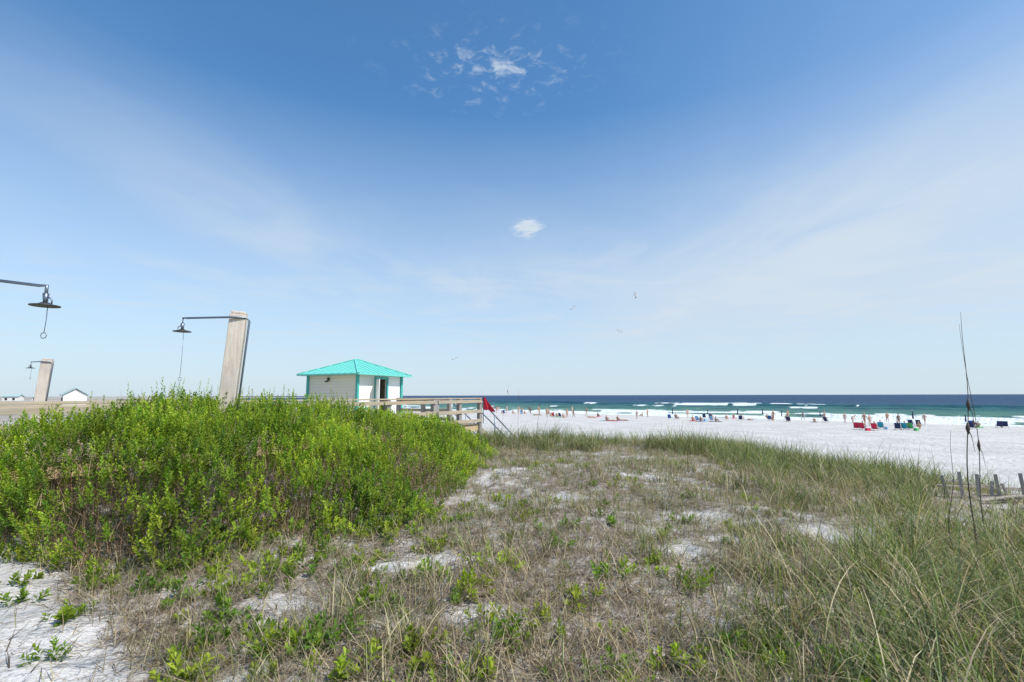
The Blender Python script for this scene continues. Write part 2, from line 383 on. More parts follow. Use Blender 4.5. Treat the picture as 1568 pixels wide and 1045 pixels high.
def bush():
    n = 36000
    d = R.uniform(4.2, 18, n); t = R.uniform(-1.55, -.02, n); x = t*d; y = d
    e, h = bushH(x, y)
    k = e > .02
    x, y, e, h = x[k], y[k], e[k], h[k]; n = len(x)
    low = (R.random(n) < np.clip(.8-e*.5, .12, .8))
    r = R.random(n)
    top = np.where(low, h*r**.7, h*(1-.20*r))+R.normal(0, .04, n)
    hole = fbm(x*1.6+top*1.3, y*1.6-top*1.1, 331)
    k = (hole > .39) | (R.random(n) < .28)
    x, y, e, h, top, hole = [q[k] for q in (x, y, e, h, top, hole)]; n = len(x)
    L = R.uniform(.14, .34, n)
    dx = R.normal(0, .26, n); dy = R.normal(0, .26, n)
    lean = np.clip(1-e, 0, 1)
    g = .15; gx = (polydist(x+g, y)-polydist(x-g, y)); gy = (polydist(x, y+g)-polydist(x, y-g))
    gl = np.hypot(gx, gy)+1e-6
    dx -= gx/gl*lean*.6; dy -= gy/gl*lean*.6
    dr = np.stack([dx, dy, np.ones(n)], -1); dr /= np.linalg.norm(dr, axis=1)[:, None]
    zz = H(x, y)
    tip = np.stack([x, y, zz+np.maximum(top, .12)], -1)
    base = tip-dr*L[:, None]
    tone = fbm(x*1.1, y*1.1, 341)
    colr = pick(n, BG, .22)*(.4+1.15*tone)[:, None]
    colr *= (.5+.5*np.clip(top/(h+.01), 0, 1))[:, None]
    ls = R.uniform(.042, .072, n)*(1+.15*(y > 10))
    yel = R.random(n)*sstep(.38, .62, tone)
    near = y < 9
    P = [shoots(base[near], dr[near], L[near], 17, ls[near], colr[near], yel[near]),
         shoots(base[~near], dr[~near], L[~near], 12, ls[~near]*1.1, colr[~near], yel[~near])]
    m = 420
    xx = R.uniform(-8, -2.2, m); yy = R.uniform(5.6, 11, m); e2, h2 = bushH(xx, yy); k = (e2 > .7)&(fbm(xx*1.5, yy*1.5, 351) > .47); xx, yy, h2 = xx[k], yy[k], h2[k]; m = len(xx)
    dr2 = np.stack([R.normal(0, .14, m), R.normal(0, .14, m), np.ones(m)], -1); dr2 /= np.linalg.norm(dr2, axis=1)[:, None]
    b2 = np.stack([xx, yy, H(xx, yy)+h2-.14], -1)
    P.append(shoots(b2, dr2, R.uniform(.16, .42, m), 20, R.uniform(.04, .055, m), pick(m, BG, .15)*1.05, R.random(m)))
    M_ = merge(P)
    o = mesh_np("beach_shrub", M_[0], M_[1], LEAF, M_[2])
    n = 7000
    d = R.uniform(4.6, 17, n); t = R.uniform(-1.55, -.04, n); x = t*d; y = d
    e, h = bushH(x, y); k = e > .12; x, y, e, h = x[k], y[k], e[k], h[k]; n = len(x)
    L = h*R.uniform(.6, .9, n)
    cs = pick(n, [(.15, .09, .055), (.20, .13, .08), (.10, .065, .04), (.24, .17, .11)], .3)
    A = blades(np.stack([x, y, H(x, y)-.02], -1), R.uniform(0, 6.28, n), R.uniform(0, .6, n), R.uniform(-.7, .8, n), L, R.uniform(.005, .010, n), 5, cs)
    n = 38000
    d = R.uniform(4.6, 14, n); t = R.uniform(-1.5, -.05, n); x = t*d; y = d
    e, h = bushH(x, y); k = (e > .05); x, y, e, h = x[k], y[k], e[k], h[k]
    zt = h*R.uniform(.1, 1.0, len(x)); hole = fbm(x*1.6+zt*1.3, y*1.6-zt*1.1, 331); k = (hole < .42) | (R.random(len(x)) < .10); x, y, zt = x[k], y[k], zt[k]; n = len(x)
    cs = pick(n, [(.36, .20, .12), (.28, .16, .10), (.44, .30, .20), (.17, .11, .08)], .3)
    B = blades(np.stack([x, y, H(x, y)+zt-.08], -1), R.uniform(0, 6.28, n), R.uniform(.1, 1.3, n), R.uniform(-.5, .7, n), R.uniform(.1, .3, n), R.uniform(.003, .006, n), 3, cs)
    M2 = merge([A, B])
    s = mesh_np("stems", M2[0], M2[1], GRASSM, M2[2]); s.parent = o
bush()

# small green weeds
wl = [(-3.45, 3.95, 1), (-3.0, 3.4, .9), (-2.6, 4.55, 1.2), (-2.05, 3.6, 1.3), (-1.6, 3.35, 1.3), (-1.95, 4.9, 1.4), (-1.3, 3.4, 1.5), (-1.5, 5.3, 1.2), (-1.5, 6.0, 1.5), (-.8, 4.7, 1.2), (-.4, 4.15, 1.3),
      (-.6, 3.2, 1.1), (-.15, 4.8, 1.3), (.65, 6.3, 1.2), (.9, 4.6, 1.2), (1.55, 4.4, 1.3), (2.7, 3.5, 1.4), (1.6, 3.2, 1.0), (-4.2, 4.3, 1), (-2.9, 4.9, 1.3), (-.2, 8, 1), (.3, 3.5, .9), (1.2, 6.8, 1), (-3.9, 4.75, 1.3), (-2.2, 5.3, 1.4), (.5, 5.4, .9), (3.4, 4.4, 1.1), (3.0, 5.4, .9), (-1.0, 6.6, 1.2), (-.6, 7.4, 1.0),
      (-2.3, 4.0, 1.1), (-1.0, 3.0, 1.2), (-.3, 2.9, 1.1), (-3.3, 4.6, 1.3), (-2.5, 5.2, 1.3), (-4.6, 4.6, 1.2), (1.0, 3.2, 1.0), (2.0, 2.9, 1.2), (-2.0, 3.1, 1.2), (-1.1, 4.0, 1.2), (-.1, 3.3, 1.2), (.5, 4.1, 1.1), (-.9, 5.6, 1.2), (-2.9, 4.3, 1.2), (-2.4, 4.85, 1.3)]
for i in range(460):
    t = random.uniform(-.7, 1.1); d = random.uniform(2.4, 13)
    if cover(np.array([t*d]), np.array([d]))[0] > .2: wl.append((t*d, d, random.uniform(.3, .9)))
bs, ds, Ls, lsz, cl = [], [], [], [], []
for wx, wy, s in wl:
    g = random.choice(BG); tone = random.uniform(.6, 1.05)
    for j in range(int(random.uniform(4, 11)*s)+2):
        a = random.uniform(0, 6.28); r = random.uniform(0, .15)*s
        px, py = wx+r*math.cos(a), wy+r*math.sin(a)
        v = Vector((math.cos(a)*.6*r/.1, math.sin(a)*.6*r/.1, 1)).normalized()
        bs.append((px, py, float(H(px, py))-.01)); ds.append(tuple(v)); Ls.append(random.uniform(.05, .16)*s); lsz.append(random.uniform(.045, .08)*min(s, 1.1)); cl.append([q*tone for q in g])
S_ = shoots(np.array(bs), np.array(ds), np.array(Ls), 11, np.array(lsz), np.array(cl), R.random(len(bs))*.5)
mesh_np("beach_weeds", S_[0], S_[1], LEAF, S_[2])

# ------------------------------------------------------------------ bmesh helpers
def beam(bm, p, q, w, h, up=(0, 0, 1), mi=0):
    p = Vector(p); q = Vector(q); d = (q-p); L = d.length; d.normalize()
    upv = Vector(up)
    if abs(d.dot(upv)) > .98: upv = Vector((0.57, .82, 0))
    s = d.cross(upv).normalized(); u = s.cross(d).normalized()
    vs = []
    for e in (p, q):
        for a, b_ in ((-1, -1), (1, -1), (1, 1), (-1, 1)):
            vs.append(bm.verts.new(e+s*a*w/2+u*b_*h/2))
    for f in ((0, 1, 2, 3), (7, 6, 5, 4), (0, 4, 5, 1), (1, 5, 6, 2), (2, 6, 7, 3), (3, 7, 4, 0)):
        fc = bm.faces.new([vs[i] for i in f]); fc.material_index = mi
def tube(bm, pts, r, n=8, mi=0, caps=True):
    pts = [Vector(p) for p in pts]; rings = []
    rr = r if isinstance(r, (list, tuple)) else [r]*len(pts)
    for i, p in enumerate(pts):
        d = (pts[min(i+1, len(pts)-1)]-pts[max(i-1, 0)]).normalized()
        a = Vector((0, 0, 1)) if abs(d.z) < .9 else Vector((1, 0, 0))
        s = d.cross(a).normalized(); u = s.cross(d)
        rings.append([bm.verts.new(p+(s*math.cos(k*2*math.pi/n)+u*math.sin(k*2*math.pi/n))*rr[i]) for k in range(n)])
    for i in range(len(rings)-1):
        for k in range(n):
            f = bm.faces.new((rings[i][k], rings[i][(k+1) % n], rings[i+1][(k+1) % n], rings[i+1][k])); f.material_index = mi; f.smooth = True
    if caps:
        for rg in (rings[0], rings[-1]):
            try: f = bm.faces.new(rg); f.material_index = mi
            except Exception: pass
def obj(name, bm, mats, parent=None, bevel=0, loc=None):
    bmesh.ops.recalc_face_normals(bm, faces=bm.faces)
    me = bpy.data.meshes.new(name); bm.to_mesh(me); bm.free()
    for m in (mats if isinstance(mats, list) else [mats]): me.materials.append(m)
    o = bpy.data.objects.new(name, me); sc.collection.objects.link(o)
    if bevel:
        b = o.modifiers.new("b", 'BEVEL'); b.width = bevel; b.segments = 2; b.limit_method = 'ANGLE'
    if parent:
        o.parent = parent; o.matrix_parent_inverse = Matrix.Translation(-parent.location)
    if loc: o.location = loc
    return o
def empty(name, loc):
    e = bpy.data.objects.new(name, None); e.location = loc; e.empty_display_size = .3; sc.collection.objects.link(e); return e

WOOD = woodmat("weathered_wood", (.50, .41, .28), (.36, .29, .20))
WOODV = woodmat("post_wood", (.34, .32, .30), (.22, .21, .20), vertical=True)
WOODP = woodmat("shower_post_wood", (.72, .64, .55), (.56, .46, .37), vertical=True)
WOODF = woodmat("fence_wood", (.46, .40, .34), (.30, .25, .20), vertical=True)
DECK = woodmat("deck_wood", (.60, .46, .24), (.44, .33, .18))
METAL = plain("galvanised_steel", (.22, .26, .31), .4, .8, .15, 20, .05)
DARKM = plain("dark_steel", (.07, .075, .08), .5, .6, .1, 20, 0)

# ------------------------------------------------------------------ boardwalk
D = Vector((.508, .861, 0)).normalized(); Nn = Vector((-D.y, D.x, 0)); P1 = Vector((-2.9, 18, 0))
DZ = 3.72
def PP(a, c, z): 
    v = P1+D*a+Nn*c; return Vector((v.x, v.y, z))
bw = empty("boardwalk", PP(0, 0, DZ))
bm = bmesh.new()
a = -21.0
while a < 3.0:
    c1 = 2.6 if a < -6.1 else 9.0
    beam(bm, PP(a+.07, 0, DZ-.02), PP(a+.07, c1, DZ-.02), .135, .04)
    a += .146
obj("deck_boards", bm, DECK, bw)
bm = bmesh.new()
for c in (.03, 1.3, 2.55):
    beam(bm, PP(-21, c, DZ-.17), PP(3, c, DZ-.17), .05, .24)
beam(bm, PP(3.03, .0, DZ-.15), PP(3.03, 9, DZ-.15), .05, .28); beam(bm, PP(-6.2, 2.7, DZ-.15), PP(-6.2, 9, DZ-.15), .05, .28)
obj("joists", bm, DECK, bw)
def rail(name, A, B, n, gap0=False):
    bmv = bmesh.new(); bmr = bmesh.new()
    A = Vector(A); B = Vector(B); d = (B-A); L = d.length; d.normalize(); s = Vector((d.y, -d.x, 0))
    for i in range(n+1):
        p = A+d*L*i/n; g = float(H(p.x, p.y))
        beam(bmv, (p.x, p.y, g-.2), (p.x, p.y, DZ+1.03), .16, .16)
    beam(bmr, A+Vector((0, 0, DZ+1.055))-d*.08, B+Vector((0, 0, DZ+1.055))+d*.08, .19, .045)
    for zz in (.93, .52, .14):
        o = s*.10
        beam(bmr, A+Vector((0, 0, DZ+zz))+o, B+Vector((0, 0, DZ+zz))+o, .04, .13 if zz < .9 else .12)
    obj(name+"_posts", bmv, WOODV, bw, .006); obj(name+"_rails", bmr, WOOD, bw, .005)
def P0(a, c): return PP(a, c, 0)
rail("near_railing", P0(-21, 0), P0(0, 0), 9)
rail("corner_railing", P0(.15, 0), P0(3, 0), 2)
rail("back_railing", P0(-21, 2.6), P0(-6.3, 2.6), 6)
rail("platform_back_railing", P0(-6.2, 2.8), P0(-6.2, 9), 3)
rail("platform_front_railing", P0(3.0, 1.6), P0(3.0, 4.6), 2)
st = empty("beach_stairs", PP(3, .8, DZ)); bm = bmesh.new()
for i in range(16):
    beam(bm, PP(3.2+i*.27, .1, DZ-.17*(i+1)), PP(3.2+i*.27, 1.5, DZ-.17*(i+1)), .27, .04)
for c in (.07, 1.53):
    beam(bm, PP(3.05, c, DZ-.2), PP(3.2+16*.27, c, DZ-.2-16*.17), .05, .26)
obj("treads", bm, WOOD, st)
bm = bmesh.new()
for c in (.02, 1.58):
    for h in (1.0, .55):
        tube(bm, [PP(3.05, c, DZ+h), PP(3.2+15*.27, c, DZ+h-15*.17)], .03)
    for i in range(0, 16, 4):
        tube(bm, [PP(3.15+i*.27, c, DZ-.17*i-.5), PP(3.15+i*.27, c, DZ-.17*i+1)], .03)
obj("handrails", bm, METAL, st)
fl = empty("red_flag", PP(3.1, -.1, DZ)); bm = bmesh.new()
tube(bm, [PP(3.1, -.12, DZ), PP(3.1, -.12, DZ+1.12)], .015)
obj("pole", bm, DARKM, fl)
bm = bmesh.new(); n1, n2 = 12, 10; g = []
b0 = PP(3.1, -.12, DZ+1.10)
for i in range(n1+1):
    rw = []
    for j in range(n2+1):
        f = i/n1; w = j/n2
        wd = .56*(f if f < .999 else .95)+.05
        xx = wd*w; zz = -.50*f-.18*w*(1-.3*f)*f
        rw.append(bm.verts.new(b0+Vector((xx*.9, -xx*.3+.06*math.sin(w*9+f*2)*w, zz-.02*math.sin(w*11)))))
    g.append(rw)
for i in range(n1):
    for j in range(n2):
        f = bm.faces.new((g[i][j], g[i][j+1], g[i+1][j+1], g[i+1][j])); f.smooth = True
obj("flag_cloth", bm, plain("red_cloth", (.78, .03, .07), .8, 0, .1, 5, 0), fl)

# ------------------------------------------------------------------ hut
hut = empty("beach_hut", (-8, 26, DZ))
an = math.radians(24); Cn = Vector((-7.65, 24, 0)); EA = Vector((-math.cos(an), math.sin(an), 0)); EB = Vector((math.sin(an), math.cos(an), 0))
WA, WB, HW = 3.25, 3.5, 2.30
def hp(a, b_, z): v = Cn+EA*a+EB*b_; return Vector((v.x, v.y, DZ+z))
CREAM = plain("cream_siding", (.78, .75, .65), .7, 0, .04, 2, .05)
WHITE = plain("white_paint", (.80, .80, .78), .6, 0, .04, 2, .05)
TEAL = plain("teal_paint", (.06, .42, .38), .5, 0, .06, 3, .03)
TEALR = plain("teal_metal_roof", (.17, .60, .51), .4, 0, .07, 1.2, .03)
DARK = plain("dark_interior", (.02, .02, .022), .9, 0, .1, 3, 0)
T = .1
def wall(bm, p, q, z0, z1, nrm, t=T):
    p = Vector(p); q = Vector(q)
    c0 = Vector((0, 0, (z0+z1)/2)); off = nrm*(-t/2)
    beam(bm, p+c0+off, q+c0+off, t, z1-z0)
bm = bmesh.new()
NA = -EB; NBv = -EA
wall(bm, hp(0, 0, 0)*1, hp(WA, 0, 0), 0, HW, NA)
wall(bm, hp(WA, .1, 0), hp(WA, WB, 0), 0, HW, EA)
wall(bm, hp(.1, WB, 0), hp(WA-.1, WB, 0), 0, HW, EB)
obj("cream_walls", bm, CREAM, hut)
bm = bmesh.new()
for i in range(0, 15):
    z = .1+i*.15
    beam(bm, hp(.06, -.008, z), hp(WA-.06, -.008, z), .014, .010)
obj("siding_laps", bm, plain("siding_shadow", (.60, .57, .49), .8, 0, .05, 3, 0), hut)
bm = bmesh.new()
d0, d1, dh = 1.35, 2.25, 2.05
wall(bm, hp(0, .1, 0), hp(0, d0, 0), 0, HW, NBv); wall(bm, hp(0, d1, 0), hp(0, WB-.1, 0), 0, HW, NBv); wall(bm, hp(0, d0, 0), hp(0, d1, 0), dh, HW, NBv)
obj("door_wall", bm, WHITE, hut)
bm = bmesh.new()
for (a_, b_) in ((-.015, -.015), (WA+.015, -.015), (-.015, WB+.01)):
    beam(bm, hp(a_, b_, 0), hp(a_, b_, HW-.01), .13, .13, up=EA)
for b_ in (d0-.04, d1+.04):
    beam(bm, hp(-.02, b_, 0), hp(-.02, b_, dh+.08), .1, .08, up=EA)
beam(bm, hp(-.025, d0-.09, dh+.05), hp(-.025, d1+.09, dh+.05), .08, .1)
beam(bm, hp(-.03, .1, .55), hp(-.03, .8, .55), .05, .08)
obj("teal_trim", bm, TEAL, hut, .004)
bm = bmesh.new()
beam(bm, hp(.5, d0-.1, 1.0), hp(.5, d1+.1, 1.0), .05, 2.0)
obj("doorway_shade_panel", bm, DARK, hut)  # added near-black panel, its colour stands in for shade inside the doorway
bm = bmesh.new()
beam(bm, hp(-.05, d0-.02, 1.03), hp(-.62, d0-.45, 1.03), .045, 1.98)
obj("door_leaf", bm, WHITE, hut, .004)
bm = bmesh.new()
beam(bm, hp(1.85, -.03, 2.02), hp(1.85, -.10, 2.02), .10, .16); beam(bm, hp(1.85, -.10, 1.93), hp(1.85, -.22, 1.88), .14, .05)
obj("wall_lamp", bm, DARKM, hut)
ov = .42; bm = bmesh.new(); ze = HW-.02; zr = HW+.82
c = [hp(-ov, -ov, ze), hp(WA+ov, -ov, ze), hp(WA+ov, WB+ov, ze), hp(-ov, WB+ov, ze)]
r1 = hp(WA/2, WB/2-.15, zr); r2 = hp(WA/2, WB/2+.15, zr)
vb = [bm.verts.new(p) for p in c]; vt = [bm.verts.new(r1), bm.verts.new(r2)]; vl = [bm.verts.new(p-Vector((0, 0, .07))) for p in c]
bm.faces.new((vb[0], vb[1], vt[0])); bm.faces.new((vb[1], vb[2], vt[1], vt[0])); bm.faces.new((vb[2], vb[3], vt[1])); bm.faces.new((vb[3], vb[0], vt[0], vt[1]))
for i in range(4): bm.faces.new((vl[i], vl[(i+1) % 4], vb[(i+1) % 4], vb[i]))
bm.faces.new(vl)
def seams(e0, e1, t0, t1, n):
    mid = lambda p, q, f: p+(q-p)*f
    for i in range(1, n):
        f = i/n; p = mid(e0, e1, f)
        k = (f/.5) if f < .5 else ((1-f)/.5)
        q = p+((t0+t1)/2-(e0+e1)/2)*k*.985
        beam(bm, p+Vector((0, 0, .012)), q+Vector((0, 0, .012)), .03, .03)
seams(c[0], c[1], r1, r1, 10); seams(c[3], c[0], r2, r1, 11)
seams(c[1], c[2], r1, r2, 11); seams(c[2], c[3], r2, r2, 10)
for p, q in ((c[0], r1), (c[1], r1), (c[2], r2), (c[3], r2), (r1, r2)): beam(bm, p+Vector((0, 0, .02)), q+Vector((0, 0, .02)), .12, .04)
obj("hip_roof", bm, TEALR, hut)
bm = bmesh.new()
beam(bm, hp(-1.2, WB/2, -.09), hp(WA+.6, WB/2, -.09), WB+1.6, .12)
for a_ in (-.9, WA+.3):
    for b_ in (-.5, WB+.5): beam(bm, hp(a_, b_, -3), hp(a_, b_, -.16), .2, .2)
obj("floor_platform", bm, DECK, hut)

# ------------------------------------------------------------------ showers
def shower(px, py, ztop, w, armdir, armlen, lean=(0, 0), droop=.0, s=1.0, chain=.75, rot=.5):
    g = float(H(px, py)); e = empty("beach_shower", (px, py, g))
    bm = bmesh.new()
    top = Vector((px+lean[0], py+lean[1], ztop)); bot = Vector((px-lean[0]*.6, py-lean[1]*.6, g-.3))
    upd = Vector((math.cos(rot), math.sin(rot), 0))
    beam(bm, bot, top, w, w, up=upd)
    dd = (top-bot).normalized(); beam(bm, top+dd*.004, top+dd*.05*s, w*.9, w*.9, up=upd)
    obj("post", bm, WOODP, e, .012)
    bm = bmesh.new(); ad = Vector(armdir).normalized()
    pr = .5*w+.035
    pt = top+Vector((pr*1.25, -.02, -.12)); pb = bot+Vector((pr*1.25, -.02, 0))
    a0 = top+Vector((0, 0, -.07*s))
    a1 = a0+ad*armlen+Vector((0, 0, droop))
    tube(bm, [pb, pt, pt+Vector((-.04, -.06, .05)), a0+Vector((-w*.2, -w*.75, 0)), a1+ad*-.08, a1, a1+Vector((0, 0, -.10*s))], .017*s)
    tube(bm, [a1+Vector((0, 0, -.09*s)), a1+Vector((0, 0, -.2*s))], [.03*s, .02*s])
    tube(bm, [a1+Vector((0, 0, -.11*s)), a1+ad*.07*s+Vector((0, 0, -.16*s)), a1+ad*.07*s+Vector((0, 0, -.22*s))], .008*s)
    obj("pipe", bm, METAL, e)
    bm = bmesh.new(); h = a1+Vector((0, 0, -.19*s))
    tube(bm, [h, h+Vector((0, 0, -.02*s)), h+Vector((0, 0, -.035*s)), h+Vector((0, 0, -.045*s))], [.03*s, .065*s, .135*s, .135*s], 20)
    obj("shower_head", bm, DARKM, e)
    bm = bmesh.new(); c0 = h+Vector((.03, 0, -.045)); c1 = c0+Vector((-.01, 0, -chain))
    tube(bm, [c0, (c0+c1)/2+Vector((.006, 0, 0)), c1], .0035, 5)
    ring = [c1+Vector((math.cos(k*math.pi/6)*.03, 0, -.03+math.sin(k*math.pi/6)*.03)) for k in range(13)]
    tube(bm, ring, .0045, 5, caps=False)
    obj("pull_chain", bm, METAL, e)
    return e
shower(-5.3, 9, 6.42, .27, (-1, -.12, 0), .98, lean=(.16, 0), s=1.1, chain=.85, rot=.35)
shower(-5.97, 5.0, 6.24, .24, (1, .05, 0), 1.02, lean=(0, 0), droop=-.10, s=.95, chain=.28)
shower(-15.55, 16, 6.1, .27, (-1, -.1, 0), .5, lean=(.16, 0), s=.9, chain=.3)
bm = bmesh.new(); tube(bm, [(-5.72, 4.86, 5.33), (-5.70, 4.83, 5.33)], .13, 24)
obj("round_sign", bm, WHITE)

BLDW = plain("pale_wall", (.78, .77, .74), .8, 0, .05, .5, 0); BLDR = plain("pale_seafoam_roof", (.36, .48, .48), .6, 0, .05, .5, 0)
def house(x, y, w, d, z0, zw, zr, rz):
    e = empty("beach_house", (x, y, z0)); bm = bmesh.new(); bm2 = bmesh.new(); bm3 = bmesh.new()
    c, s = math.cos(rz), math.sin(rz)
    q = lambda a, b_, z: Vector((x+a*c-b_*s, y+a*s+b_*c, z))
    beam(bm, q(-w/2, 0, (z0+zw)/2), q(w/2, 0, (z0+zw)/2), d, zw-z0)
    for sx in (-1, 1):
        f = [bm.verts.new(q(sx*w/2, -d/2, zw)), bm.verts.new(q(sx*w/2, d/2, zw)), bm.verts.new(q(sx*w/2, 0, zr-.15))]; bm.faces.new(f)
    obj("walls", bm, BLDW, e)
    for sy in (-1, 1):
        v = [bm2.verts.new(q(-w/2-.3, sy*(d/2+.3), zw-.12)), bm2.verts.new(q(w/2+.3, sy*(d/2+.3), zw-.12)), bm2.verts.new(q(w/2+.3, 0, zr)), bm2.verts.new(q(-w/2-.3, 0, zr))]
        bm2.faces.new(v)
    o = obj("gable_roof", bm2, BLDR, e); m = o.modifiers.new("s", 'SOLIDIFY'); m.thickness = .15
    for k in range(2):
        a = -w/2+w*(k+.5)/2
        beam(bm3, q(a-.4, -d/2-.03, zw-1.0), q(a+.4, -d/2-.03, zw-1.0), .05, .9)
    obj("windows", bm3, DARK, e)
house(-90, 100, 3.4, 3.6, .5, 5.2, 6.5, -.75)
house(-205, 200, 5, 4, .5, 4.9, 5.7, .3); house(-197, 203, 3, 4, .5, 4.7, 5.4, .3)

# ------------------------------------------------------------------ sand fence remnant
FX, FY = 8.55, 9.0
e = empty("sand_fence", (FX, FY, float(H(FX, FY)))); bm = bmesh.new()
def gz(x, y): return float(H(x, y))
for i in range(9):
    x = FX-.72+i*.2; y = FY-.03*i+random.uniform(-.05, .05); z = gz(x, y); hh = random.choice([.34, .44, .30, .40, .48])
    beam(bm, (x, y-.1, z-.2), (x+random.uniform(-.14, .10), y-.1+random.uniform(-.05, .05), z+hh), .05, .025)
for zz, o in ((.12, 0), (.20, .05), (.27, -.04)):
    beam(bm, (FX-.8, FY+o, gz(FX-.8, FY)+zz+random.uniform(-.05, .08)), (FX+1.1, FY-.05+o, gz(FX+1.1, FY)+zz+random.uniform(-.05, .12)), .05, .03)
for i in range(6):
    a = random.uniform(-.5, .5); x = FX-.3+random.random()*1.1; y = FY-.28+random.uniform(-.2, .2)
    beam(bm, (x-.4, y-.4*a, gz(x-.4, y)+.06), (x+.4, y+.4*a, gz(x+.4, y)+.12), .06, .02)
obj("slats", bm, WOODF, e)

STALK = plain("dry_stalk", (.10, .08, .06), .8, 0, .2, 8, 0)
def stalk(name, x, y, h, bend, kinks=(), r=.006, ph=0):
    g = float(H(x, y)); pts = []; rr = []
    n = 22
    for i in range(n+1):
        f = i/n
        pts.append((x+bend*f*f+.022*math.sin(f*11+ph)*(1-f*.5), y+.015*math.sin(f*7), g-.02+h*f)); rr.append(r*(1-.8*f))
    bm = bmesh.new(); tube(bm, pts, rr, 5)
    for k in kinks:
        p = Vector(pts[int(k*n)]); tube(bm, [p-Vector((0, 0, .06)), p, p+Vector((.004, 0, .06))], [r*.8, r*2.4, r*.8], 6)
        tube(bm, [p, p+Vector((.03, 0, -.08)), p+Vector((.06, .01, -.24))], [r*.7, r*.5, r*.2], 4)
    obj(name, bm, [STALK])
stalk("dead_stalk", 4.60, 5.0, 2.64, .12, (.64, .55), .008, .3)
stalk("dead_stalk", 4.78, 5.05, 2.52, -.06, (.5,), .006, 2)
stalk("dead_stalk", 4.50, 5.15, 1.4, .12, (), .006, 1)
for (x, y, h, b_) in ((-.35, 15.5, 2.2, .28), (.2, 16, 2.0, .02), (.75, 15, 1.75, .12), (-.95, 14.8, 1.9, .05), (1.1, 16.5, 1.6, .2)):
    stalk("sea_oat_stalk", x, y, h, b_, (.9,), .005)

